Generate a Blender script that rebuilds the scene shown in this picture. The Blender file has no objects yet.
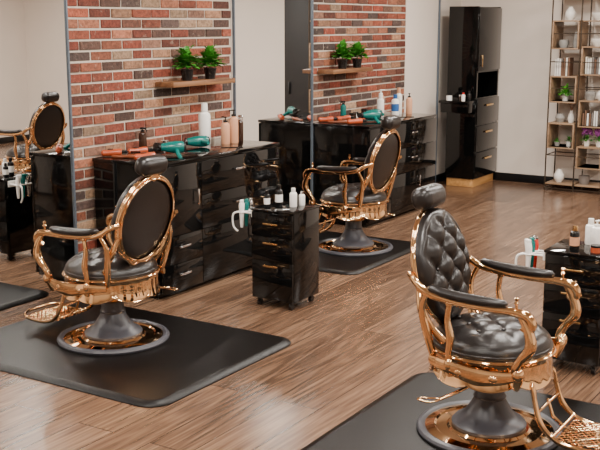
import bpy, bmesh, math, random
from mathutils import Vector, Matrix
random.seed(7)
pi=math.pi
scene=bpy.context.scene
col=scene.collection

# ------------------------------------------------------------------ materials
def nodes(name):
    m=bpy.data.materials.new(name); m.use_nodes=True
    nt=m.node_tree; b=nt.nodes['Principled BSDF']
    return m,nt,b
def S(c):
    return tuple(((x/255)/12.92 if x/255<=0.04045 else ((x/255+0.055)/1.055)**2.4) for x in c)+(1,)
def mat(name,c,rough=.5,metal=0,coat=0,noise=0,nscale=20,bump=0,bscale=200,trans=0,spec=None):
    m,nt,b=nodes(name)
    b.inputs['Base Color'].default_value=S(c)
    b.inputs['Roughness'].default_value=rough
    b.inputs['Metallic'].default_value=metal
    b.inputs['Coat Weight'].default_value=coat
    b.inputs['Coat Roughness'].default_value=.04
    b.inputs['Transmission Weight'].default_value=trans
    if spec is not None: b.inputs['Specular IOR Level'].default_value=spec
    tc=nt.nodes.new('ShaderNodeTexCoord')
    if noise:
        n=nt.nodes.new('ShaderNodeTexNoise'); n.inputs['Scale'].default_value=nscale; n.inputs['Detail'].default_value=4
        nt.links.new(tc.outputs['Object'],n.inputs['Vector'])
        h=nt.nodes.new('ShaderNodeMix'); h.data_type='RGBA'
        a=S(tuple(max(0,x*(1-noise)) for x in c)); d=S(tuple(min(255,x*(1+noise)) for x in c))
        h.inputs[6].default_value=a; h.inputs[7].default_value=d
        nt.links.new(n.outputs['Fac'],h.inputs[0]); nt.links.new(h.outputs[2],b.inputs['Base Color'])
    if bump:
        n2=nt.nodes.new('ShaderNodeTexNoise'); n2.inputs['Scale'].default_value=bscale; n2.inputs['Detail'].default_value=3
        nt.links.new(tc.outputs['Object'],n2.inputs['Vector'])
        bp=nt.nodes.new('ShaderNodeBump'); bp.inputs['Strength'].default_value=bump; bp.inputs['Distance'].default_value=.002
        nt.links.new(n2.outputs['Fac'],bp.inputs['Height']); nt.links.new(bp.outputs['Normal'],b.inputs['Normal'])
    return m

GLOSS=mat('gloss_black_lacquer',(8,8,8),.06,0,0,noise=.1,spec=.35)
BLACKM=mat('satin_black',(14,14,15),.4,noise=.1,spec=.3)
DRAWER=mat('drawer_black',(9,9,9),.04,0,0,noise=.1,spec=.36)
GOLD=mat('polished_rose_gold_metal',(238,194,146),.07,1,noise=.04,nscale=6)
BRASS=mat('brass_metal',(220,182,128),.2,1,noise=.05)
BRONZE=mat('aged_bronze_metal',(74,62,50),.35,.6,noise=.05)
CHROME=mat('chrome_metal',(215,215,218),.12,1,noise=.03)
LEATHER=mat('black_leather',(24,20,19),.28,0,0,noise=.15,nscale=12,bump=.3,bscale=350)
SLATE=mat('slate_grey_paint',(64,64,70),.38,noise=.06)
MATM=mat('black_rubber_mat',(10,7,6),.34,noise=.2,nscale=3,bump=.25,bscale=400,spec=.2)
WALL=mat('beige_wall_paint',(220,208,196),.8,noise=.02,nscale=2,bump=.08,bscale=120)
CEIL=mat('ceiling_paint',(205,200,192),.9,noise=.02)
TEAL=mat('teal_plastic',(6,98,92),.25,noise=.08)
ORANGE=mat('copper_orange_plastic',(172,74,40),.28,noise=.12)
BROWNP=mat('brown_wood_plastic',(120,62,36),.35,noise=.15)
RED=mat('red_plastic',(190,34,26),.3,noise=.05)
WHITE=mat('white_plastic',(238,235,229),.3,noise=.02)
PEACH=mat('peach_bottle',(206,152,118),.28,noise=.04)
AMBER=mat('amber_dark_bottle',(54,34,24),.12,noise=.1)
BLUE=mat('blue_plastic',(40,90,150),.3,noise=.05)
BLACKP=mat('black_plastic',(14,14,15),.25,noise=.1)
LEAF=mat('green_leaf',(58,126,36),.45,noise=.35,nscale=30)
LEAF2=mat('bright_green_leaf',(90,175,50),.5,noise=.3,nscale=30)
PURPLE=mat('purple_petal',(134,60,130),.6,noise=.3,nscale=40)
TWIG=mat('dried_twig',(120,86,60),.8,noise=.2)
CERAM=mat('white_ceramic',(228,223,215),.4,noise=.03)
PAPER=mat('paper_pages',(220,212,198),.8,noise=.05)
GREYB=mat('grey_book_cover',(120,112,106),.6,noise=.05)
BROWNB=mat('brown_book_cover',(112,82,62),.6,noise=.05)
EDGE=mat('mirror_edge_glass',(95,105,115),.3,.2,noise=.05)
CONC=mat('grey_stone',(140,136,130),.7,noise=.1)
DARKD=mat('dark_door_paint',(30,28,28),.5,noise=.08)

def mirror_mat():
    m,nt,b=nodes('silvered_mirror')
    b.inputs['Metallic'].default_value=1; b.inputs['Roughness'].default_value=.005
    b.inputs['Base Color'].default_value=(.88,.88,.87,1)
    return m
MIRROR=mirror_mat()

def wood_mat(name,c1,c2,rough=.4,axis=0,scale=1):
    m,nt,b=nodes(name)
    tc=nt.nodes.new('ShaderNodeTexCoord'); mp=nt.nodes.new('ShaderNodeMapping')
    s=[16*scale]*3; s[axis]=1.5*scale; mp.inputs['Scale'].default_value=s
    n=nt.nodes.new('ShaderNodeTexNoise'); n.inputs['Scale'].default_value=1.5; n.inputs['Detail'].default_value=6; n.inputs['Distortion'].default_value=.5
    mx=nt.nodes.new('ShaderNodeMix'); mx.data_type='RGBA'
    mx.inputs[6].default_value=S(c1); mx.inputs[7].default_value=S(c2)
    nt.links.new(tc.outputs['Object'],mp.inputs[0]); nt.links.new(mp.outputs[0],n.inputs['Vector'])
    rp=nt.nodes.new('ShaderNodeMapRange'); rp.inputs[1].default_value=.3; rp.inputs[2].default_value=.7
    nt.links.new(n.outputs['Fac'],rp.inputs[0]); nt.links.new(rp.outputs[0],mx.inputs[0])
    nt.links.new(mx.outputs[2],b.inputs['Base Color']); b.inputs['Roughness'].default_value=rough
    return m
SHELFW=wood_mat('floating_shelf_wood',(88,54,32),(140,98,64),.5,0)
PLINTHW=wood_mat('plinth_oak',(176,126,70),(210,160,100),.4,0)
ETAGW=wood_mat('etagere_wood',(122,96,72),(158,130,102),.5,1)

def floor_mat():
    m,nt,b=nodes('walnut_plank_floor'); N=nt.nodes.new; L=nt.links.new
    tc=N('ShaderNodeTexCoord')
    br=N('ShaderNodeTexBrick'); br.inputs['Scale'].default_value=1; br.inputs['Brick Width'].default_value=2.1; br.inputs['Row Height'].default_value=.23
    br.inputs['Mortar Size'].default_value=.003; br.inputs['Mortar Smooth'].default_value=.1; br.inputs['Color1'].default_value=(0,0,0,1); br.inputs['Color2'].default_value=(1,1,1,1); br.inputs['Mortar'].default_value=(.5,.5,.5,1)
    br.offset=.37; br.offset_frequency=2
    L(tc.outputs['Object'],br.inputs['Vector'])
    off=N('ShaderNodeVectorMath'); off.operation='MULTIPLY'; off.inputs[1].default_value=(7.3,13.1,5)
    L(br.outputs['Color'],off.inputs[0])
    def coord(sc):
        mp=N('ShaderNodeVectorMath'); mp.operation='MULTIPLY'; mp.inputs[1].default_value=sc
        L(tc.outputs['Object'],mp.inputs[0])
        ad=N('ShaderNodeVectorMath'); ad.operation='ADD'
        L(mp.outputs[0],ad.inputs[0]); L(off.outputs[0],ad.inputs[1]); return ad.outputs[0]
    n1=N('ShaderNodeTexNoise'); n1.inputs['Scale'].default_value=1; n1.inputs['Detail'].default_value=1.5; n1.inputs['Distortion'].default_value=.2
    L(coord((.5,4.0,1)),n1.inputs['Vector'])
    mu=N('ShaderNodeMath'); mu.operation='MULTIPLY'; mu.inputs[1].default_value=80; L(n1.outputs['Fac'],mu.inputs[0])
    si=N('ShaderNodeMath'); si.operation='SINE'; L(mu.outputs[0],si.inputs[0])
    n2=N('ShaderNodeTexNoise'); n2.inputs['Scale'].default_value=1; n2.inputs['Detail'].default_value=7; n2.inputs['Roughness'].default_value=.65
    L(coord((2.0,56,1)),n2.inputs['Vector'])
    a=N('ShaderNodeMath'); a.operation='MULTIPLY_ADD'; a.inputs[1].default_value=.07; a.inputs[2].default_value=0; L(si.outputs[0],a.inputs[0])
    bb=N('ShaderNodeMath'); bb.operation='ADD'; L(a.outputs[0],bb.inputs[0]); L(n2.outputs['Fac'],bb.inputs[1])
    c=N('ShaderNodeMath'); c.operation='MULTIPLY_ADD'; c.inputs[1].default_value=.22; L(br.outputs['Color'],c.inputs[0]); L(bb.outputs[0],c.inputs[2])
    rp=N('ShaderNodeValToRGB'); cr_=rp.color_ramp
    cr_.elements[0].position=.34; cr_.elements[0].color=S((62,45,34))
    cr_.elements[1].position=.98; cr_.elements[1].color=S((144,115,91))
    e=cr_.elements.new(.64); e.color=S((105,79,61))
    L(c.outputs[0],rp.inputs[0])
    mx=N('ShaderNodeMix'); mx.data_type='RGBA'; mx.inputs[7].default_value=S((38,27,21))
    fm=N('ShaderNodeMath'); fm.operation='MULTIPLY'; fm.inputs[1].default_value=.9; L(br.outputs['Fac'],fm.inputs[0])
    L(fm.outputs[0],mx.inputs[0]); L(rp.outputs[0],mx.inputs[6]); L(mx.outputs[2],b.inputs['Base Color'])
    b.inputs['Roughness'].default_value=.22
    bp=N('ShaderNodeBump'); bp.inputs['Strength'].default_value=.1; bp.inputs['Distance'].default_value=.001
    L(n2.outputs['Fac'],bp.inputs['Height']); L(bp.outputs[0],b.inputs['Normal'])
    return m
FLOORM=floor_mat()

def brick_mats():
    m,nt,b=nodes('red_clay_brick'); N=nt.nodes.new; L=nt.links.new
    at=N('ShaderNodeAttribute'); at.attribute_name='brick_color'
    tc=N('ShaderNodeTexCoord')
    n=N('ShaderNodeTexNoise'); n.inputs['Scale'].default_value=45; n.inputs['Detail'].default_value=7; n.inputs['Roughness'].default_value=.65; L(tc.outputs['Object'],n.inputs['Vector'])
    rp=N('ShaderNodeMapRange'); rp.inputs[1].default_value=.35; rp.inputs[2].default_value=.7; rp.inputs[3].default_value=.5; rp.inputs[4].default_value=1.3; L(n.outputs['Fac'],rp.inputs[0])
    vm=N('ShaderNodeVectorMath'); vm.operation='SCALE'; L(at.outputs['Color'],vm.inputs[0]); L(rp.outputs[0],vm.inputs['Scale'])
    n3=N('ShaderNodeTexNoise'); n3.inputs['Scale'].default_value=22; n3.inputs['Detail'].default_value=8; n3.inputs['Roughness'].default_value=.75; L(tc.outputs['Object'],n3.inputs['Vector'])
    r3=N('ShaderNodeMapRange'); r3.inputs[1].default_value=.58; r3.inputs[2].default_value=.66; r3.inputs[4].default_value=.4; L(n3.outputs['Fac'],r3.inputs[0])
    mx=N('ShaderNodeMix'); mx.data_type='RGBA'; mx.inputs[7].default_value=S((176,158,140)); L(r3.outputs[0],mx.inputs[0]); L(vm.outputs[0],mx.inputs[6])
    L(mx.outputs[2],b.inputs['Base Color']); b.inputs['Roughness'].default_value=.85
    bp=N('ShaderNodeBump'); bp.inputs['Strength'].default_value=.9; bp.inputs['Distance'].default_value=.008; L(n.outputs['Fac'],bp.inputs['Height']); L(bp.outputs[0],b.inputs['Normal'])
    return m
BRICKM=brick_mats()
MORTAR=mat('brick_mortar',(186,174,160),.9,noise=.1,nscale=30,bump=.6,bscale=90)

# ------------------------------------------------------------------ geometry helper
def cr(pts,n=8,closed=False):
    P=[Vector(p) for p in pts]; out=[]
    m=len(P)
    rng=range(m) if closed else range(m-1)
    for i in rng:
        if closed: a,b,c,d=P[(i-1)%m],P[i],P[(i+1)%m],P[(i+2)%m]
        else: a,b,c,d=P[max(i-1,0)],P[i],P[i+1],P[min(i+2,m-1)]
        for k in range(n):
            t=k/n
            out.append(.5*((2*b)+(c-a)*t+(2*a-5*b+4*c-d)*t*t+(3*b-a-3*c+d)*t**3))
    if not closed: out.append(P[-1])
    return out
class G:
    def __init__(s): s.v=[]; s.f=[]; s.mi=[]
    def add(s,v,f,M=None,mi=0):
        o=len(s.v)
        for p in v:
            p=Vector(p); s.v.append(M@p if M else p)
        for q in f: s.f.append([o+i for i in q]); s.mi.append(mi)
        return s
    def box(s,c,d,bev=0,M=None,mi=0,seg=2):
        bm=bmesh.new(); bmesh.ops.create_cube(bm,size=1)
        for v in bm.verts: v.co=Vector((v.co.x*d[0],v.co.y*d[1],v.co.z*d[2]))
        if bev: bmesh.ops.bevel(bm,geom=bm.edges[:],offset=bev,segments=seg,affect='EDGES',profile=.5)
        bm.verts.index_update()
        v=[p.co+Vector(c) for p in bm.verts]; f=[[x.index for x in q.verts] for q in bm.faces]; bm.free()
        return s.add(v,f,M,mi)
    def lathe(s,prof,seg=32,M=None,mi=0,cap=True):
        v=[];f=[];n=len(prof)
        for i in range(seg):
            a=2*pi*i/seg
            for r,z in prof: v.append((r*math.cos(a),r*math.sin(a),z))
        for i in range(seg):
            j=(i+1)%seg
            for k in range(n-1): f.append([i*n+k,j*n+k,j*n+k+1,i*n+k+1])
        if cap:
            if prof[0][0]>1e-5: f.append([i*n for i in range(seg)][::-1])
            if prof[-1][0]>1e-5: f.append([i*n+n-1 for i in range(seg)])
        return s.add(v,f,M,mi)
    def tube(s,pts,r,seg=10,closed=False,M=None,mi=0,flat=1,sq=0):
        P=[Vector(p) for p in pts]; n=len(P)
        rr=r if hasattr(r,'__len__') else [r]*n
        if len(rr)!=n: rr=[rr[min(len(rr)-1,int(i*(len(rr)-1)/(n-1)))]*(1-((i*(len(rr)-1)/(n-1))%1))+rr[min(len(rr)-1,int(i*(len(rr)-1)/(n-1))+1)]*((i*(len(rr)-1)/(n-1))%1) for i in range(n)]
        T=[]
        for i in range(n):
            a=P[i-1] if (i>0 or closed) else P[i]; b=P[(i+1)%n] if (i<n-1 or closed) else P[i]
            T.append((b-a).normalized())
        t=T[0]; nv=t.orthogonal().normalized()
        if abs(t.y)<.9: nv=(Vector((0,1,0))-t*t.y).normalized()
        v=[];f=[]
        for i in range(n):
            if i>0:
                q=T[i-1].rotation_difference(T[i]); nv=q@nv
                nv=(nv-T[i]*nv.dot(T[i])).normalized()
            b=T[i].cross(nv)
            for k in range(seg):
                a=2*pi*k/seg; ca_,sa_=math.cos(a),math.sin(a)
                if sq:
                    ca_=math.copysign(abs(ca_)**sq,ca_); sa_=math.copysign(abs(sa_)**sq,sa_)
                v.append(P[i]+nv*ca_*rr[i]*flat+b*sa_*rr[i])
        m=n if closed else n-1
        for i in range(m):
            j=(i+1)%n
            for k in range(seg):
                l=(k+1)%seg
                f.append([i*seg+k,i*seg+l,j*seg+l,j*seg+k])
        if not closed:
            f.append([k for k in range(seg)][::-1]); f.append([(n-1)*seg+k for k in range(seg)])
        return s.add(v,f,M,mi)
    def ball(s,c,d,M=None,mi=0,seg=16):
        prof=[(max(0,math.cos(a)),math.sin(a)) for a in [(-.5+k/10)*pi for k in range(11)]]
        prof[0]=(0,-1);prof[-1]=(0,1)
        T=Matrix.Translation(c)@Matrix.Diagonal((d[0],d[1],d[2],1))
        return s.lathe(prof,seg,(M@T) if M else T,mi)
    def obj(s,name,mats,parent=None,loc=(0,0,0),rot=(0,0,0),angle=38):
        me=bpy.data.meshes.new(name); me.from_pydata([tuple(p) for p in s.v],[],s.f)
        if not isinstance(mats,(list,tuple)): mats=[mats]
        for m in mats: me.materials.append(m)
        for p,i in zip(me.polygons,s.mi): p.material_index=i; p.use_smooth=True
        bm=bmesh.new(); bm.from_mesh(me); bmesh.ops.remove_doubles(bm,verts=bm.verts,dist=1e-6); bmesh.ops.recalc_face_normals(bm,faces=bm.faces); bm.to_mesh(me); bm.free()
        me.set_sharp_from_angle(angle=math.radians(angle))
        o=bpy.data.objects.new(name,me); col.objects.link(o)
        o.location=loc; o.rotation_euler=rot
        if parent: o.parent=parent
        return o
def thing(name,label,cat,loc=(0,0,0),rz=0,group=None,rot=None):
    e=bpy.data.objects.new(name,None); col.objects.link(e); e.empty_display_size=.1
    e.location=loc; e.rotation_euler=rot if rot else (0,0,rz)
    e['label']=label; e['category']=cat
    if group: e['group']=group
    return e
def tag(o,label,cat,group=None):
    o['label']=label; o['category']=cat
    if group: o['group']=group
    return o
def copy_thing(root,loc,rz=None,label=None,rot=None):
    m={}
    r=root.copy(); col.objects.link(r); m[root]=r
    r.location=loc
    if rz is not None: r.rotation_euler=(0,0,rz)
    if rot is not None: r.rotation_euler=rot
    if label: r['label']=label
    def rec(o):
        for c in list(o.children):
            n=c.copy(); col.objects.link(n); n.parent=m[o]; m[c]=n; rec(c)
    rec(root)
    return r
def struct(o): o['kind']='structure'; return o
RX=lambda a:Matrix.Rotation(a,4,'X')
RY=lambda a:Matrix.Rotation(a,4,'Y')
RZ=lambda a:Matrix.Rotation(a,4,'Z')
TR=lambda *a:Matrix.Translation(a)

# ------------------------------------------------------------------ room
YW=5.17; XB=12.0; ZC=3.0; XW=-2.5; YS=-2.6
struct(G().add([(XW,YS,0),(XB,YS,0),(XB,YW,0),(XW,YW,0),(XW,YS,-.1),(XB,YS,-.1),(XB,YW,-.1),(XW,YW,-.1)],
  [[0,1,2,3],[7,6,5,4],[0,4,5,1],[1,5,6,2],[2,6,7,3],[3,7,4,0]]).obj('floor',FLOORM))
struct(G().box(((XW+XB)/2,(YS+YW)/2,ZC+.05),(XB-XW,YW-YS,.1)).obj('ceiling',CEIL))
struct(G().box((XB+.05,(YS+YW)/2,ZC/2),(.1,YW-YS,ZC)).obj('wall_east',WALL))
struct(G().box((XW-.05,(YS+YW)/2,ZC/2),(.1,YW-YS,ZC)).obj('wall_west',WALL))
struct(G().box(((XW+XB)/2,YS-.05,ZC/2),(XB-XW,.1,ZC)).obj('wall_south',WALL))
g=G(); g.box(((XW+XB)/2,YW+.07,ZC/2),(XB-XW,.1,ZC),mi=0)
secs=[(5.19,7.125),(8.44,10.46)]
plain=[(XW,5.19),(7.125,8.44),(10.46,XB)]
for a,b in plain: g.box(((a+b)/2,YW+.01,ZC/2),(b-a,.02,ZC),mi=0)
for a,b in secs: g.box(((a+b)/2,YW+.0145,ZC/2),(b-a,.011,ZC),mi=1)
bcols=[(150,78,56),(136,70,50),(160,100,74),(88,62,52),(170,124,94),(84,66,60),(122,60,44),(146,84,60),(132,94,76),(104,56,42),(168,136,108),(140,66,48),(116,72,56)]
fc=[]
mod=.076; bl=.225
for a,b in secs:
    r=0; z=0
    while z<ZC-.01:
        x=a-(bl/2 if r%2 else 0)
        while x<b:
            x0=max(a,x)+.0055; x1=min(b,x+bl)-.0055
            if x1-x0>.02:
                z0=z+.0065; z1=min(ZC,z+mod-.0065); y0=YW+.012; y1=YW+random.uniform(-.004,.004); e=.004
                j=lambda: random.uniform(-.002,.002)
                v=[(x0,y0,z0),(x1,y0,z0),(x1,y0,z1),(x0,y0,z1),(x0+e+j(),y1,z0+e+j()),(x1-e+j(),y1,z0+e+j()),(x1-e+j(),y1,z1-e+j()),(x0+e+j(),y1,z1-e+j())]
                n0=len(g.f)
                g.add(v,[[4,5,6,7],[0,1,5,4],[1,2,6,5],[2,3,7,6],[3,0,4,7]],mi=2)
                c=random.choice(bcols); k=random.uniform(.78,1.1)
                c=tuple(q*k for q in c)
                fc.append((n0,S(tuple(min(255,q) for q in c))))
            x+=bl
        z+=mod; r+=1
me=bpy.data.meshes.new('wall_north'); me.from_pydata([tuple(p) for p in g.v],[],g.f)
for m in (WALL,MORTAR,BRICKM): me.materials.append(m)
for p,i in zip(me.polygons,g.mi): p.material_index=i
ca=me.color_attributes.new('brick_color','FLOAT_COLOR','CORNER')
for n0,c in fc:
    for k in range(5):
        for li in me.polygons[n0+k].loop_indices: ca.data[li].color=c
w=bpy.data.objects.new('wall_north',me); col.objects.link(w); struct(w)
struct(G().box((XB-.01,(3.13+YW)/2,.05),(.02,YW-3.13,.1),.003).obj('baseboard_east',BLACKM))
struct(G().box((11.2,YW-.01,.05),(1.46,.02,.1),.003).obj('baseboard_north',BLACKM))
struct(G().box(((XW+XB)/2,YS+.01,.05),(XB-XW,.02,.1),.003).obj('baseboard_south',BLACKM))
struct(G().box((XB-.02,2.83,1.35),(.04,.58,2.7),.004).box((XB-.05,2.62,1.05),(.03,.03,.16),.006).obj('door_1',DARKD))

def mirror(x0,x1,label):
    o=G().add([(x0,YW-.012,.0),(x1,YW-.012,.0),(x1,YW-.012,ZC),(x0,YW-.012,ZC)],[[0,1,2,3]],mi=0)
    y0=YW-.012;y1=YW
    o.add([(x0,y0,0),(x1,y0,0),(x1,y0,ZC),(x0,y0,ZC),(x0,y1,0),(x1,y1,0),(x1,y1,ZC),(x0,y1,ZC)],[[0,4,5,1],[1,5,6,2],[2,6,7,3],[3,7,4,0],[4,7,6,5]],mi=1)
    ob=o.obj('wall_mirror',[MIRROR,EDGE]); tag(ob,label,'mirror','full height wall mirrors')
    for x in (x0+.007,x1-.007):
        G().box((x,YW-.018,ZC/2),(.014,.012,ZC),.002).obj('edge_trim',EDGE,ob)
    return ob
mirror(2.9,5.18,'full-height frameless mirror beside the brick section')
mirror(7.135,8.43,'full-height frameless mirror between two brick sections')
struct(G().box((11.33,YW-.012,ZC/2),(.02,.024,ZC),.003).obj('trim_1',EDGE))

# ------------------------------------------------------------------ mats
def matobj(x0,x1,y0,y1,lab):
    bm=G(); cx,cy=(x0+x1)/2,(y0+y1)/2; hx,hy=(x1-x0)/2,(y1-y0)/2
    def ring(ins,z,r=.13):
        out=[]
        R=max(.01,r-ins)
        for sx,sy,a0 in((1,1,0),(-1,1,90),(-1,-1,180),(1,-1,270)):
            for k in range(9):
                a=math.radians(a0+k*90/8); out.append((sx*(hx-ins-R)+R*math.cos(a),sy*(hy-ins-R)+R*math.sin(a),z))
        return out
    rings=[ring(0,0),ring(0,.005),ring(.006,.01),ring(.04,.022),ring(.05,.024),ring(.06,.024)]
    v=[p for r in rings for p in r]; f=[]; n=36; K=len(rings)-1
    for k in range(K):
        for i in range(n): j=(i+1)%n; f.append([k*n+i,k*n+j,(k+1)*n+j,(k+1)*n+i])
    f.append([K*n+i for i in range(n)]); f.append([i for i in range(n)][::-1])
    bm.add(v,f); o=bm.obj('floor_mat',MATM,None,(cx,cy,.0005),angle=25)
    tag(o,lab,'floor mat','cushioned mats under the barber chairs')
matobj(3.74,5.11,3.22,5.0,'black rubber cushioned mat lying on the wood floor')
matobj(6.72,8.07,3.72,5.0,'black rubber cushioned mat beside the glossy cabinet')
matobj(3.53,5.02,.7,2.34,'black rubber mat under the tufted barber chair')
matobj(7.3,8.7,.8,2.3,'black rubber mat under the barber chair facing away')

# ------------------------------------------------------------------ barber chair
def cushion(g,rx,ry,T,amp,a,b,n=4,M=None,rings=40,seg=112,z0=0,pw=.38,fw=.22):
    v=[];f=[]
    for k in range(rings+1):
        t=k/rings
        rr=1-t**1.3
        for i in range(seg):
            th=2*pi*i/seg
            x=rx*rr*math.cos(th); y=ry*rr*math.sin(th)
            dome=(max(0,1-rr**n))**(1/n)
            z=z0+T*dome*(1-.12*rr*rr)
            if amp:
                p=x/a+y/b; q=x/a-y/b
                s=abs(math.sin(pi*p)*math.sin(pi*q))
                fd=min(1,max(0,(1-rr)/fw)); fd=fd*fd*(3-2*fd)
                dp=p-round(p); dq=q-round(q)
                dim=math.exp(-(dp*dp+dq*dq)/.02)
                z-=(amp*(1-s**pw)+amp*.35*dim)*fd
            v.append((x,y,z))
    for k in range(rings):
        for i in range(seg):
            j=(i+1)%seg
            f.append([k*seg+i,k*seg+j,(k+1)*seg+j,(k+1)*seg+i])
    g.add(v,f,M)
    f=[[i for i in range(seg)][::-1]]
    g.add(v[:seg],f,M)
    return g
def buttons(g,rx,ry,z,a,b,M,lim=.75):
    for i in range(-8,9):
        for j in range(-8,9):
            if (i+j)%2: continue
            x=i*a/2; y=j*b/2
            if (x/rx)**2+(y/ry)**2<lim: g.ball((x,y,z),(.01,.01,.006),M,seg=8)

CH=thing('barber_chair','x','chair',(0,0,0),0,'vintage barber chairs')
G().lathe([(.295,.0),(.34,.0),(.345,.012),(.338,.024),(.322,.03),(.31,.026),(.295,.012),(.295,0)],64,cap=False).obj('base_ring',SLATE,CH)
g=G().lathe([(0,.006),(.308,.006),(.308,.02),(.26,.028),(.25,.021),(.2,.024),(.19,.034),(.0,.034)],64)
g.obj('base_plate',GOLD,CH)
G().lathe([(0,.034),(.175,.034),(.178,.048),(.165,.062),(.14,.072),(.115,.1),(.088,.14),(.074,.17),(.078,.18),(.07,.19),(.068,.25),(0,.25)],48).obj('pedestal',SLATE,CH)
g=G().lathe([(0,.235),(.06,.235),(.08,.245),(.1,.26),(.082,.275),(.11,.3),(.15,.325),(.18,.35),(0,.37)],40)
for s in(1,-1):
    g.tube(cr([(-.22,s*.1,.37),(-.1,s*.1,.32),(.1,s*.1,.32),(.24,s*.1,.37)],6),.016)
g.obj('seat_bracket',GOLD,CH)
g=G(); seg=192
v=[];f=[]
for i in range(seg):
    a=2*pi*i/seg; zb=.325-.024*abs(math.sin(4*a))**.8-.014*abs(math.cos(2*a))
    orn=.008*abs(math.sin(12*a))
    pr=[(.27,.44),(.29,.439),(.296,.431),(.29,.422),(.281,.414),(.276+orn,.4),(.279+orn*.4,.378),(.276+orn,.352),(.289,zb+.014),(.293,zb+.006),(.285,zb),(.27,zb),(.266,.42)]
    n=len(pr)
    for r,z in pr: v.append((r*math.cos(a),r*math.sin(a),z))
for i in range(seg):
    j=(i+1)%seg
    for k in range(n): l=(k+1)%n; f.append([i*n+k,j*n+k,j*n+l,i*n+l])
g.add(v,f)
g.obj('seat_frame',GOLD,CH,angle=60)
M=TR(0.0,0,.437)
g=G(); cushion(g,.28,.28,.128,.015,.17,.17,2.6,M,pw=.6,fw=.45)
buttons(g,.28,.28,.105,.17,.17,M,.4)
g.tube([(.273*math.cos(2*pi*i/64),.273*math.sin(2*pi*i/64),.452) for i in range(64)],.01,8,True)
g.obj('seat',LEATHER,CH,angle=80)
# backrest
tilt=math.radians(13)
BM=TR(-.28,0,.785)@RY(-tilt)@Matrix(((0,0,1,0),(1,0,0,0),(0,1,0,0),(0,0,0,1)))
g=G(); cushion(g,.25,.272,.1,.034,.15,.17,2.7,BM@TR(0,0,.004),pw=.55,fw=.25)
buttons(g,.25,.272,.062,.15,.17,BM@TR(0,0,.0),.62)
back=g.obj('backrest',LEATHER,CH,angle=80)
g=G(); cushion(g,.224,.25,.026,0,.1,.1,2.4,BM@TR(0,0,-.006)@RX(pi),rings=14,seg=64); g.obj('back_panel',LEATHER,back,angle=60)
g=G()
el=lambda rx,ry,z,n=80:[BM@Vector((rx*math.cos(2*pi*i/n),ry*math.sin(2*pi*i/n),z)) for i in range(n)]
g.tube(el(.247,.27,-.002),.0075,10,True); g.tube(el(.241,.267,-.012),.011,10,True); g.tube(el(.229,.255,-.024),.008,8,True)
g.tube([BM@Vector(p) for p in cr([(-.12,-.225,-.012),(-.06,-.28,-.01),(0,-.268,-.01),(.06,-.28,-.01),(.12,-.225,-.012)],5)],.013)
g.lathe([(0,-.02),(.03,-.018),(.032,.0),(.02,.006),(0,.008)],20,BM@TR(0,.272,-.01))
for s in(1,-1):
    g.tube([BM@Vector(p) for p in cr([(s*.23,-.08,-.014),(s*.252,-.17,-.006),(s*.24,-.25,.02),(s*.218,-.32,.055),(s*.207,-.38,.11)],6)],[.012,.02,.014,.021,.015],12,sq=.7,flat=.8)
g.obj('backrest_frame',GOLD,back,angle=45)
# headrest
HM=TR(-.345,0,1.108)@RY(-tilt)
g=G().box((0,0,0),(.11,.225,.112),.047,HM,seg=6); head=g.obj('headrest',LEATHER,CH,angle=80)
G().tube([(-.335,0,1.0),(-.345,0,1.065)],.014).box((-.345,0,1.05),(.03,.07,.018),.004).obj('headrest_post',BLACKM,head)
# armrests
for s in(1,-1):
    g=G()
    path=cr([(-.315,s*.255,.79),(-.27,s*.29,.77),(-.2,s*.307,.728),(-.08,s*.312,.705),(.08,s*.314,.697),(.2,s*.314,.70),(.27,s*.314,.69),(.298,s*.314,.655),(.285,s*.314,.62),(.25,s*.314,.635)],6)
    g.tube(path,[.011,.016,.018,.016,.015,.018,.021,.019,.014,.01],12,flat=.95,sq=.65)
    g.tube(cr([(.245,s*.314,.69),(.285,s*.316,.62),(.295,s*.316,.55),(.25,s*.31,.485),(.228,s*.302,.44),(.238,s*.288,.40),(.222,s*.268,.335)],6),[.014,.021,.026,.018,.02,.026,.014],12,flat=.85,sq=.65)
    g.tube(cr([(-.085,s*.312,.70),(-.095,s*.31,.62),(-.08,s*.308,.53),(-.09,s*.302,.44),(-.075,s*.292,.35)],6),[.012,.013,.019,.013,.017],12,flat=.85,sq=.65)
    g.tube(cr([(-.2,s*.304,.73),(-.235,s*.285,.64),(-.215,s*.262,.52),(-.19,s*.242,.41)],6),[.012,.015,.02,.015],12,flat=.8,sq=.65)
    P=cr([(-.2,s*.262,.40),(-.09,s*.304,.395),(.05,s*.312,.375),(.16,s*.306,.385),(.24,s*.292,.405)],6)
    g.tube(P,[.018,.03,.042,.032,.018],12,flat=.36,sq=.6)
    for q in (-.03,.05,.13): g.ball((q,s*.318,.38),(.024,.009,.017),seg=10)
    g.lathe([(0,0),(.006,0),(.006,.02),(.012,.026),(.006,.036),(.012,.048),(0,.056)],14,TR(.225,s*.314,.715))
    g.ball((.24,s*.3,.415),(.028,.024,.034)); g.ball((-.085,s*.304,.405),(.022,.02,.03))
    g.box((.215,s*.314,.705),(.03,.03,.02),.004); g.box((-.085,s*.312,.695),(.032,.028,.022),.004)
    arm=g.obj('armrest',GOLD,CH,angle=45)
    v=G()
    v.tube([(-.2,s*.31,.752),(-.18,s*.31,.75),(-.12,s*.312,.737),(-.04,s*.313,.73),(.06,s*.313,.726),(.14,s*.313,.727),(.17,s*.313,.729),(.185,s*.313,.729)],[.004,.017,.021,.023,.023,.021,.015,.004],14,flat=1.25)
    v.obj('arm_pad',LEATHER,arm,angle=80)
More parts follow.
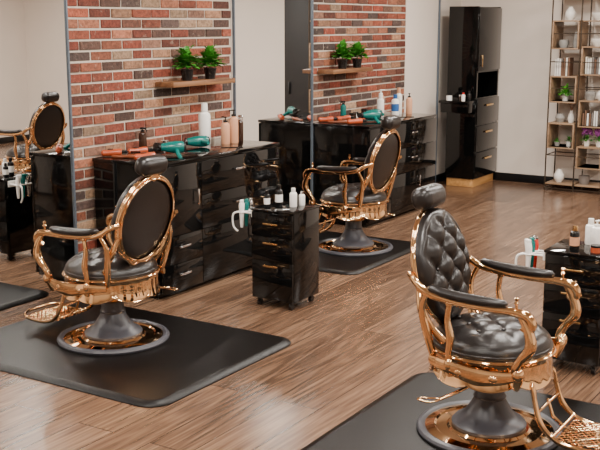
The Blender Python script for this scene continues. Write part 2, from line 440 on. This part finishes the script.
# footrest: slim brackets down to a low openwork plate
g=G()
for s in(1,-1):
    g.tube(cr([(.2,s*.13,.335),(.25,s*.14,.315),(.27,s*.148,.25),(.3,s*.155,.16),(.36,s*.158,.1),(.44,s*.16,.075),(.57,s*.16,.078),(.615,s*.15,.095)],6),[.011,.013,.011,.014,.011,.012,.011,.01],12,flat=.8,sq=.7)
for x,z in((.25,.315),(.285,.2),(.36,.1),(.6,.082)): g.tube([(x,-.15,z),(x,.15,z)],.008,10)
g.tube(cr([(.615,.15,.095),(.645,.09,.1),(.655,0,.098),(.645,-.09,.1),(.615,-.15,.095)],6),.01,10)
x0,x1,y0,y1=.37,.61,-.15,.15
for k in range(-9,16):
    for d in(1,-1):
        pts=[]
        for t in [i/30 for i in range(31)]:
            x=x0+(x1-x0)*t; y=(y0+k*.034+(x-x0))*d
            if y0<=y<=y1: pts.append((x,y,.084))
        if len(pts)>1: g.tube([pts[0],pts[-1]],.0055,6)
for yy in(-.1,-.05,0,.05,.1): g.box(((x0+x1)/2,yy,.084),(x1-x0,.007,.008))
g.tube([(.28,0,.22),(.31,0,.14),(.37,0,.095)],.008,8)
foot=g.obj('footrest',GOLD,CH,angle=60)
g=G(); g.tube(cr([(0,-.08,.29),(-.02,-.2,.285),(-.06,-.3,.27),(-.1,-.36,.255)],6),.008,8)
g.tube(cr([(-.1,-.36,.255),(-.17,-.37,.25),(-.19,-.4,.25),(-.13,-.41,.25)],6,True),.0045,8,True)
g.obj('pump_lever',GOLD,CH,angle=60)
CH.location=(4.49,4.19,.0245); CH.rotation_euler=(0,0,math.radians(90))
CH['label']='rose gold barber chair with black leather, facing the mirror'
copy_thing(CH,(7.52,4.18,.0245),math.radians(90),'rose gold barber chair with black leather beside the far cabinet')
copy_thing(CH,(4.36,1.67,.0245),math.radians(-90),'rose gold barber chair showing tufted black leather backrest and seat')
copy_thing(CH,(8.1,1.6,.0245),math.radians(-90),'rose gold barber chair reflected in the wall mirror')

# ------------------------------------------------------------------ station cabinets
def station(x0,lab):
    x1=x0+1.5; yf=4.52; yb=5.15
    t=thing('station_cabinet',lab,'cabinet',((x0+x1)/2,(yf+yb)/2,0),0,'glossy black station cabinets')
    w=x1-x0; d=yb-yf
    body=G().box((0,.012,.495),(w,d-.03,.93),.004).box((0,.03,.02),(w-.06,d-.08,.04),.002).obj('body',GLOSS,t)
    G().box((0,0,.9725),(w+.02,d,.025),.004).obj('cabinet_top',GLOSS,t)
    sp=.46
    A=(-w/2,-w/2+sp);B=(-w/2+sp,w/2)
    fr=[(A,.045,.24,1),(A,.245,.445,1),(A,.45,.952,3),(B,.705,.952,1),(B,.45,.7,1),(B,.045,.445,2)]
    for (a,b),z0,z1,k in fr:
        dr=G().box(((a+b)/2,-d/2+.008,(z0+z1)/2),(b-a-.006,.02,z1-z0),.002).obj('drawer' if k==1 else 'door',DRAWER,t)
        if k==1:
            xc=(a+b)/2-(.05 if (a,b)==B else 0)
            zc=(z0+z1)/2+.02
            h=G().box((xc,-d/2-.022,zc),(.13,.008,.016),.003)
            for s in(-.05,.05): h.box((xc+s,-d/2-.011,zc),(.01,.022,.01),.002)
        else:
            xc=(a+b)/2+(.1 if k==2 else .17); zc=.33 if k==2 else .7
            h=G().box((xc,-d/2-.022,zc),(.012,.008,.12),.003)
            for s in(-.045,.045): h.box((xc,-d/2-.011,zc+s),(.01,.022,.01),.002)
        h.obj('handle',CHROME,dr)
    return t
station(5.37,'long glossy black drawer cabinet with chrome handles against the brick')
station(8.43,'long glossy black drawer cabinet under the far brick section')
TOPZ=.985

def fshelf(x0,x1,lab):
    o=G().box(((x0+x1)/2,5.07,1.475),(x1-x0,.18,.04),.004).obj('floating_shelf',SHELFW)
    tag(o,lab,'shelf','wooden floating shelves on brick')
fshelf(6.1,6.91,'rustic wooden floating shelf on the brick wall holding plants')
fshelf(8.53,9.34,'wooden floating shelf on the far brick section holding plants')

def leafmesh(g,p,d,L,W,curl=.3):
    d=d.normalized(); s=d.cross(Vector((0,0,1)));
    if s.length<.01: s=Vector((1,0,0))
    s.normalize(); n=s.cross(d)
    pts=[(0,0),(.2,.8),(.45,1),(.75,.8),(1,0)]
    v=[];
    for t,wd in pts:
        c=p+d*L*t-Vector((0,0,1))*curl*L*t*t
        v+= [c+s*W*wd/2+n*W*.12, c, c-s*W*wd/2+n*W*.12]
    f=[]
    for k in range(4): f+=[[k*3,k*3+1,k*3+4,k*3+3],[k*3+1,k*3+2,k*3+5,k*3+4]]
    g.add(v,f)
def pot_plant(loc,label,potm,leafm,r=.05,h=.075,n=70,L=.07,spread=.09,H=.13,grp=None,flow=None,W=.55,ymax=None):
    t=thing('potted_plant',label,'plant',loc,0,grp)
    G().lathe([(0,0),(r*.72,0),(r*.95,h*.95),(r*1.03,h*.95),(r*1.03,h),(r*.9,h),(r*.88,h*.85),(0,h*.85)],28).obj('pot',potm,t)
    g=G()
    for i in range(n):
        a=random.uniform(0,2*pi); e=random.uniform(.0,1.45)
        rr=random.uniform(.25,1)
        base=Vector((math.cos(a)*spread*rr*math.cos(e),math.sin(a)*spread*rr*math.cos(e),h*.9+H*(.15+.85*rr*math.sin(e))*random.uniform(.6,1)))
        d=Vector((math.cos(a)*math.cos(e),math.sin(a)*math.cos(e),math.sin(e)*.6+.05))
        LL=L*random.uniform(.7,1.1)
        if ymax is not None and (base+d.normalized()*LL).y>ymax:
            d.y*=-.3; base.y=min(base.y,ymax-.03)
        leafmesh(g,base,d,LL,LL*W)
    for i in range(7):
        a=random.uniform(0,6.3); g.tube([(0,0,h*.8),(math.cos(a)*spread*.4,math.sin(a)*spread*.4,h+H*.7)],.002,5)
    g.obj('foliage',leafm,t,angle=60)
    if flow:
        g=G()
        for i in range(50):
            a=random.uniform(0,6.3); rr=random.uniform(.1,1.1)*spread
            g.ball((math.cos(a)*rr,math.sin(a)*rr,h+H*random.uniform(.6,1.2)),(.012,.012,.018),seg=6)
        g.obj('flower_heads',flow,t)
    return t
gp='potted plants on the floating shelves'
for x,l in ((6.37,'leafy green plant in black pot on floating shelf'),(6.67,'bushy green plant in black pot on floating shelf'),(8.84,'leafy green plant in black pot on far floating shelf'),(9.14,'bushy green plant in black pot on far floating shelf')):
    pot_plant((x,5.06,1.495),l,BLACKP,LEAF,.055,.09,220,.065,.085,.18,gp,W=.7,ymax=.095)

# ------------------------------------------------------------------ small tools
def bottle(loc,label,r,h,bm_,cm,kind='pump',band=None,name='bottle',grp='bottles on the work surfaces'):
    t=thing(name,label,'bottle',loc,random.uniform(0,6),grp)
    G().lathe([(0,0),(r*.95,0),(r,.006),(r,h*.68),(r*.9,h*.74),(r*.45,h*.79),(r*.42,h*.82),(0,h*.82)],28).obj('body',bm_,t)
    if band:
        G().lathe([(r*1.004,h*.2),(r*1.012,h*.2),(r*1.012,h*.55),(r*1.004,h*.55)],28,cap=False).obj('blank_label',band,t)
    g=G()
    if kind=='pump':
        g.lathe([(0,h*.8),(r*.5,h*.8),(r*.5,h*.86),(r*.15,h*.87),(r*.15,h*.96),(r*.35,h*.965),(r*.35,h),(0,h)],18)
        g.tube([(0,0,h*.98),(r*1.1,0,h*.985),(r*1.25,0,h*.96)],r*.13,8)
        n='pump_top'
    elif kind=='spray':
        g.lathe([(0,h*.8),(r*.5,h*.8),(r*.5,h*.86),(0,h*.88)],18)
        g.box((r*.2,0,h*.93),(r*1.7,r*.7,h*.09),r*.15)
        g.tube(cr([(r*.7,0,h*.9),(r*1.1,0,h*.85),(r*1.0,0,h*.78)],4),r*.12,8)
        n='spray_head'
    else:
        g.lathe([(0,h*.8),(r*.55,h*.8),(r*.58,h*.82),(r*.52,h),(0,h)],20); n='cap'
    g.obj(n,cm,t)
    return t
def jar(loc,label,r,h,bm_,cm):
    t=thing('jar',label,'jar',loc,0,'jars on the work surfaces')
    G().lathe([(0,0),(r,0),(r,h*.7),(r*.9,h*.74),(0,h*.74)],24).obj('body',bm_,t)
    G().lathe([(0,h*.72),(r*1.02,h*.72),(r*1.02,h),(0,h)],24).obj('lid',cm,t)
def dryer(loc,label,m,rot):
    t=thing('hair_dryer',label,'hair dryer',loc,0,'hair dryers',rot)
    M=RY(pi/2)
    G().lathe([(0,-.085),(.034,-.085),(.042,-.07),(.045,-.03),(.041,.02),(.03,.065),(.026,.085),(0,.085)],24,M).obj('barrel',m,t)
    G().tube(cr([(-.03,0,-.03),(-.035,0,-.08),(-.05,0,-.13),(-.055,0,-.145)],5),[.015,.016,.016,.013],12).obj('handle',m,t)
    G().lathe([(0,-.098),(.022,-.098),(.034,-.09),(.036,-.082),(0,-.08)],20,M).obj('rear_grille',BLACKP,t)
    g=G().lathe([(0,.083),(.028,.083),(.029,.1),(0,.1)],20,M).box((.12,0,0),(.045,.016,.07),.005); g.obj('nozzle',BLACKP,t)
    return t
def clipper(loc,label,m,rz):
    t=thing('hair_clipper',label,'hair clipper',loc,rz,'hair clippers on the cabinets')
    P=[(-.085,0,.026),(-.075,0,.026),(-.03,0,.027),(.02,0,.03),(.05,0,.031),(.062,0,.031)]
    G().tube(P,[.015,.024,.023,.027,.028,.026],14).obj('body',m,t)
    G().box((-.02,0,.054),(.04,.016,.006),.002).obj('switch',BLACKP,t)
    g=G().box((.082,0,.034),(.04,.05,.024),.003)
    for k in range(7): g.box((.106,-.018+k*.006,.034),(.012,.0028,.004))
    g.obj('blade',BLACKP,t)
def brush(loc,label,rz):
    t=thing('hair_brush',label,'hair brush',loc,rz,'brushes on the cabinets')
    G().tube([(-.11,0,.014),(-.1,0,.014),(-.05,0,.012),(0,0,.014),(.03,0,.016),(.09,0,.016),(.11,0,.016)],[.006,.011,.01,.012,.02,.02,.008],12,flat=1.2).obj('body',BROWNP,t)
    g=G()
    for i in range(9):
        for j in range(4): g.box((.03+i*.008,-.012+j*.008,.042),(.003,.003,.022))
    g.obj('bristles',BLACKP,t)
def comb(loc,label,m,rz):
    g=G().box((0,.012,.003),(.17,.01,.005),.001)
    for k in range(34): g.box((-.08+k*.0048,-.003,.003),(.0022,.022,.003))
    o=g.obj('comb',m,None,loc,(0,0,rz)); tag(o,label,'comb','combs on the cabinets')
Z=TOPZ
rz=math.radians(-50)
for i,dx in enumerate((0,3.06)):
    w='on the glossy black cabinet' if i==0 else 'on the far glossy black cabinet'
    clipper((5.5+dx,5.07,Z),'copper-orange cordless hair clipper '+w,ORANGE,rz)
    brush((5.48+dx,4.92,Z),'brown hair brush with black bristles '+w,rz-.15)
    clipper((5.47+dx,4.73,Z),'copper-coloured clipper '+w,ORANGE,rz+.15)
    clipper((5.68+dx,4.98,Z),'orange clipper by a spray bottle '+w,ORANGE,rz+.3)
    dryer((5.73+dx,4.7,Z+.07),'teal hair dryer propped on its handle '+w,TEAL,(math.radians(62),0,math.radians(130)))
    dryer((6.28+dx-(.14 if i else 0),4.9,Z+.046),'teal hair dryer lying near jars '+w,TEAL,(pi/2,0,math.radians(140)))
    bottle((5.84+dx,5.08,Z),'small spray bottle '+w,.03,.19,TEAL if i else AMBER,BLACKP,'spray',name='spray_bottle')
    jar((6.0+dx,5.06,Z),'small amber jar with black lid '+w,.035,.055,AMBER,BLACKP)
    jar((6.1+dx,5.08,Z),'small white jar '+w,.03,.06,WHITE,CHROME)
    jar((5.98+dx,4.94,Z),'small orange pomade tin '+w,.032,.035,ORANGE,BLACKP)
    comb((5.95+dx,4.66,Z),'black barber comb '+w,BLACKP,rz+.3)
    comb((6.4+dx,4.65,Z),'dark comb '+w,BLACKP,rz)
bottle((6.48,4.98,Z),'large white shampoo bottle on the glossy cabinet',.048,.33,WHITE,WHITE,'cap')
bottle((6.57,4.84,Z),'peach pump bottle on the glossy cabinet',.036,.22,PEACH,BLACKP,'pump')
bottle((6.67,4.83,Z),'peach lotion bottle with black pump',.038,.27,PEACH,BLACKP,'pump')
bottle((6.8,4.86,Z),'dark amber spray bottle at the cabinet end',.027,.22,AMBER,CHROME,'spray',name='spray_bottle')
bottle((9.4,4.92,Z),'white and cream bottle on the far cabinet',.038,.24,CERAM,WHITE,'cap')
bottle((9.52,4.98,Z),'beige bottle on the far cabinet',.036,.27,PEACH,WHITE,'pump')
bottle((9.6,4.85,Z),'blue-labelled white bottle on the far cabinet',.04,.22,WHITE,BLUE,'cap',BLUE)
bottle((9.74,4.88,Z),'cream bottle with cap on the far cabinet',.036,.28,CERAM,PEACH,'cap')
bottle((9.83,4.8,Z),'peach pump bottle at the far cabinet end',.034,.22,PEACH,BLACKP,'pump')
jar((9.29,5.05,Z),'dark jar on the far cabinet',.035,.08,AMBER,BLACKP)

# ------------------------------------------------------------------ trolleys
def trolley(x,y,lab):
    t=thing('tool_trolley',lab,'trolley',(x,y,0),0,'black drawer trolleys')
    w=.34
    G().box((.008,0,.37),(w-.016,w,.62),.004).obj('body',GLOSS,t)
    G().box((0,0,.686),(w+.015,w+.015,.014),.004).obj('trolley_top',GLOSS,t)
    zs=[(.065,.335,.305),(.34,.505,.465),(.51,.672,.6)]
    for a,b,zc in zs:
        d=G().box((-w/2+.004,0,(a+b)/2),(.018,w-.008,b-a),.002).obj('drawer',DRAWER,t)
        h=G().box((-w/2-.026,0,zc),(.008,.12,.013),.003)
        for s in(-.045,.045): h.box((-w/2-.013,s,zc),(.022,.008,.008),.002)
        h.obj('handle',BRASS,d)
    for sx in(1,-1):
        for sy in(1,-1):
            c=G().tube([(sx*.13,sy*.13-.011,.024),(sx*.13,sy*.13+.011,.024)],.023,16).box((sx*.13,sy*.13,.053),(.03,.03,.016),.003)
            c.obj('caster',BLACKP,t)
    g=G().box((-.08,w/2+.012,.65),(.14,.014,.05),.003)
    for xx in(-.135,-.08,-.025):
        g.tube([(xx,w/2+.012,.65),(xx,w/2+.085,.65)],.006,8)
        g.tube([(xx+.024*math.cos(a),w/2+.108+.024*math.sin(a),.65) for a in [2*pi*k/20 for k in range(20)]],.004,8,True)
    g.tube(cr([(-.135,w/2+.13,.65),(-.15,w/2+.17,.63),(-.15,w/2+.17,.55),(-.14,w/2+.14,.51)],6),.007,8)
    g.obj('tool_holder',WHITE,t)
    return t
T1=(5.80,3.765); T2=(5.61,1.62)
trolley(*T1,'glossy black drawer trolley with brass handles on casters')
trolley(*T2,'glossy black drawer trolley beside the tufted barber chair')
ZT=.6935
for (cx,cy,k) in ((*T1,0),(*T2,1)):
    w='hanging in the trolley holder'
    for xx,m,n in((-.135,WHITE,'white'),(-.08,TEAL,'teal'),(-.025,RED if k else CHROME,'red' if k else 'steel')):
        t=thing('hair_trimmer',n+' hair trimmer '+w,'hair trimmer',(cx+xx,cy+.278,.54),random.uniform(0,1),'trimmers hanging on trolleys')
        G().tube([(0,0,0),(0,0,.02),(0,0,.08),(0,0,.14),(0.01,0,.17)],[.009,.012,.015,.02,.02],12).obj('body',m,t)
        G().box((0.012,0,.18),(.04,.024,.026),.004).obj('blade',CHROME if m is RED else m,t)
bottle((5.71,3.86,ZT),'small black bottle with white band on the trolley',.022,.12,BLACKP,BLACKP,'cap',WHITE)
bottle((5.8,3.82,ZT),'black bottle with white label on the trolley',.027,.15,BLACKP,BLACKP,'cap',WHITE)
bottle((5.83,3.72,ZT),'white bottle with cap on the trolley',.026,.13,WHITE,WHITE,'cap')
bottle((5.91,3.70,ZT),'small white bottle on the trolley',.022,.1,WHITE,CHROME,'cap')
bottle((5.52,1.65,ZT),'dark bottle with gold cap on the trolley',.027,.14,BLACKP,BRASS,'cap',PEACH)
bottle((5.72,1.62,ZT),'white bottle on the near trolley',.03,.15,WHITE,WHITE,'cap')
bottle((5.63,1.56,ZT),'white pump bottle on the near trolley',.032,.16,WHITE,WHITE,'pump')
jar((5.53,1.53,ZT),'small tin on the trolley',.03,.04,ORANGE,BLACKP)

# ------------------------------------------------------------------ tall cabinet
def tall():
    t=thing('tall_cabinet','tall glossy black cabinet on an oak plinth with brass handles','cabinet',(11.6,4.84,0))
    y0,y1=-.22,.16; ym=(y0+y1)/2
    G().box((0,ym,.05),(.66,.34,.1),.004).obj('plinth',PLINTHW,t)
    G().box((0,ym,.585),(.7,.37,.97),.004).obj('lower_body',GLOSS,t)
    g=G().box((-.33,ym,1.6),(.04,.37,1.06),.003).box((.33,ym,1.6),(.04,.37,1.06),.003).box((0,.15,1.6),(.66,.02,1.06),.002)
    g.box((0,ym,2.11),(.66,.37,.03)).box((0,ym,1.38),(.66,.37,.03))
    g.obj('upper_body',GLOSS,t)
    d=G().box((0,y0+.0,1.75),(.69,.02,.73),.003).obj('door',DRAWER,t)
    G().box((-.27,y0-.03,1.5),(.015,.01,.14),.003).box((-.27,y0-.018,1.45),(.01,.03,.01)).box((-.27,y0-.018,1.55),(.01,.03,.01)).obj('handle',BRASS,d)
    for a,b in((.11,.42),(.43,.74),(.75,1.06)):
        d=G().box((0,y0-.005,(a+b)/2),(.69,.02,b-a-.01),.003).obj('drawer',DRAWER,t)
        G().box((0,y0-.035,(a+b)/2+.07),(.22,.01,.022),.003).box((-.07,y0-.02,(a+b)/2+.07),(.01,.03,.01)).box((.07,y0-.02,(a+b)/2+.07),(.01,.03,.01)).obj('handle',BRASS,d)
    G().box((-.47,ym,1.03),(.24,.37,.03),.004).box((-.45,ym,.96),(.2,.35,.11),.004).obj('side_ledge',GLOSS,t)
tall()
jar((11.1,4.9,1.045),'small white jar on the tall cabinet ledge',.035,.08,WHITE,BLACKP)
jar((11.14,4.76,1.045),'small dark jar on the tall cabinet ledge',.03,.07,AMBER,CHROME)
bottle((11.05,4.7,1.045),'small red-capped bottle on the tall cabinet ledge',.022,.1,WHITE,RED,'cap')
bottle((11.18,4.68,1.045),'black bottle on the tall cabinet ledge',.022,.11,BLACKP,BLACKP,'cap')

# ------------------------------------------------------------------ etagere
EX,EY=11.73,3.52
t=thing('etagere','open shelving unit with slim bronze frame and wooden box shelves','shelving unit',(EX,EY,0))
H=2.45; hy=.33; hx=.17
g=G()
for y in(-hy,-.01,hy):
    for x in(-hx,hx): g.box((x,y,H/2),(.013,.013,H))
for z in(.03,.42,1.2,1.5,1.82,H-.02):
    for x in(-hx,hx): g.box((x,0,z),(.01,2*hy,.01))
    for y in(-hy,hy): g.box((0,y,z),(2*hx,.01,.01))
g.obj('metal_frame',BRONZE,t)
def cell(a,b,z0,z1):
    g=G(); th=.016; yc=(a+b)/2; w=b-a-.02
    g.box((-.01,yc,z0-th/2),(2*hx+.02,w,th),.001).box((-.01,yc,z1-th/2),(2*hx+.02,w,th),.001)
    g.box((-.01,a+.01+th/2,(z0+z1)/2-th/2),(2*hx+.02,th,z1-z0-th),.001).box((-.01,b-.01-th/2,(z0+z1)/2-th/2),(2*hx+.02,th,z1-z0-th),.001)
    g.obj('box_shelf',ETAGW,t)
def board(a,b,z):
    G().box((0,(a+b)/2,z-.008),(2*hx,b-a-.005,.016),.002).obj('shelf_board',ETAGW,t)
La=(.0,hy); Rb=(-hy,-.02)
cell(*La,1.66,1.97); cell(*La,1.05,1.34); cell(*La,.52,.8); cell(*Rb,1.37,1.68); cell(*Rb,.78,1.07); cell(*Rb,.3,.54)
board(*La,2.25); board(*La,.09); board(*Rb,.09); board(*Rb,1.97); board(*Rb,2.25)
def vase(y,z,label,prof,m,x=-.05,k=1):
    o=G().lathe([(r*k,q*k) for r,q in prof],28).obj('vase',m,None,(EX+x,EY+y,z)); tag(o,label,'vase','decor on the shelving unit'); return o
bowl=[(0,0),(.04,0),(.045,.01),(.09,.06),(.1,.1),(.094,.1),(.08,.06),(0,.02)]
urn=[(0,0),(.04,0),(.07,.05),(.075,.1),(.05,.15),(.03,.17),(.035,.19),(.03,.19),(.02,.17),(0,.16)]
vase(.16,1.97,'round white ceramic vase',urn,CERAM,k=.8)
vase(-.17,1.97,'white ceramic bowl on the shelf',bowl,CERAM,k=.85)
vase(-.17,1.68,'white ceramic bowl on a wooden shelf',bowl,CERAM,k=.85)
vase(.08,1.66,'slim pale stone vase',[(0,0),(.03,0),(.04,.08),(.025,.14),(.02,.2),(.015,.2),(0,.18)],CONC,k=.9)
vase(.22,1.66,'squat grey stone pot',[(0,0),(.05,0),(.065,.06),(.06,.1),(.054,.1),(.05,.05),(0,.04)],CONC,k=.9)
vase(-.12,1.07,'squat grey planter pot',[(0,0),(.06,0),(.08,.08),(.075,.12),(.068,.12),(.06,.05),(0,.04)],CONC,k=.8)
vase(.22,.8,'round grey stone vase',[(0,0),(.04,0),(.06,.05),(.045,.1),(.04,.1),(0,.08)],CONC)
vase(-.24,1.07,'small white ceramic urn',urn,CERAM,k=.65)
vase(.2,.09,'pale ceramic urn on bottom shelf',[(0,0),(.04,0),(.08,.06),(.08,.12),(.05,.17),(.04,.2),(.03,.2),(0,.16)],CERAM,k=.75)
vase(-.1,.09,'dark stone pot on bottom shelf',[(0,0),(.05,0),(.065,.06),(.06,.1),(.054,.1),(.05,.05),(0,.04)],GREYB,k=1)
t2=thing('branch_vase','slim white vase holding dried branches','vase',(EX-.05,EY+.09,.8),0,'decor on the shelving unit')
G().lathe([(0,0),(.03,0),(.042,.05),(.03,.1),(.018,.13),(.02,.14),(.014,.14),(0,.12)],24).obj('vase_body',CERAM,t2)
g=G()
for i in range(9):
    a=random.uniform(0,6.3); q=random.uniform(.02,.07)
    g.tube(cr([(0,0,.12),(math.cos(a)*q*.4,math.sin(a)*q*.4,.18),(math.cos(a)*q,math.sin(a)*q,.225)],4),.0025,5)
    g.ball((math.cos(a)*q,math.sin(a)*q,.225),(.008,.008,.012),seg=6)
g.obj('dried_branches',TWIG,t2)
bc=[CERAM,PAPER,GREYB,WHITE,CONC,BROWNB]
def books(y,z,n,wd=.024,h=.18,m=None):
    for k in range(n):
        hh=h*random.uniform(.8,1.05); mm=m or random.choice(bc)
        nm={'grey_book_cover':'grey','brown_book_cover':'brown','grey_stone':'stone-grey'}.get(mm.name,'pale')
        b=thing('book',nm+' hardback book standing on wooden shelf','book',(EX-.05,EY+y-k*(wd+.002),z),0,'books on the shelving unit')
        G().box((0,wd/2-.0015,hh/2),(.13,.003,hh)).box((0,-wd/2+.0015,hh/2),(.13,.003,hh)).box((-.0635,0,hh/2),(.003,wd,hh)).obj('cover',mm,b)
        G().box((.002,0,hh/2),(.124,wd-.006,hh-.008)).obj('pages',PAPER,b)
books(.285,1.34,7,h=.2); books(-.07,1.37,8,h=.2); books(-.07,.78,7,h=.17)
pg='plants on the shelving unit'
pot_plant((EX-.06,EY+.17,1.05),'bright green plant in white pot on wooden shelf',CERAM,LEAF2,.045,.06,100,.06,.055,.12,pg)
pot_plant((EX-.06,EY+.24,.52),'small dark succulent in grey pot',CONC,LEAF,.035,.05,40,.03,.02,.05,pg)
pot_plant((EX-.06,EY+.1,.52),'small green plant in white pot',CERAM,LEAF,.035,.06,50,.035,.035,.07,pg)
pot_plant((EX-.06,EY-.11,.54),'purple flowering plant in white pot',CERAM,LEAF,.04,.06,50,.045,.055,.12,pg,PURPLE)
pot_plant((EX-.06,EY-.25,.54),'purple flowering plant in pale pot beside another',CERAM,LEAF,.04,.06,50,.045,.05,.12,pg,PURPLE)

# ------------------------------------------------------------------ lights
def area(loc,sx,sy,p,c=(1,.935,.86),rot=(0,0,0)):
    l=bpy.data.lights.new('ceiling_light','AREA'); l.shape='RECTANGLE'; l.size=sx; l.size_y=sy; l.energy=p; l.color=c
    o=bpy.data.objects.new('ceiling_light',l); col.objects.link(o); o.location=loc; o.rotation_euler=rot
for x in (1.2,3.4,5.6,7.8,10.0):
    for y in (-.6,1.6,3.7):
        area((x,y,2.97),.75,.22,72 if x>4 else 64)
w=bpy.data.worlds.new('World'); scene.world=w; w.use_nodes=True
w.node_tree.nodes['Background'].inputs[0].default_value=(.8,.85,.9,1); w.node_tree.nodes['Background'].inputs[1].default_value=.4

# ------------------------------------------------------------------ camera
cam=bpy.data.cameras.new('camera'); cam.lens=60.72; cam.sensor_width=36
co=bpy.data.objects.new('camera',cam); col.objects.link(co); co.location=(0,0,1.95)
p=math.radians(11.34); a=math.radians(32.16)
d=Vector((math.cos(a)*math.cos(p),math.sin(a)*math.cos(p),-math.sin(p)))
co.rotation_euler=d.to_track_quat('-Z','Y').to_euler()
scene.camera=co
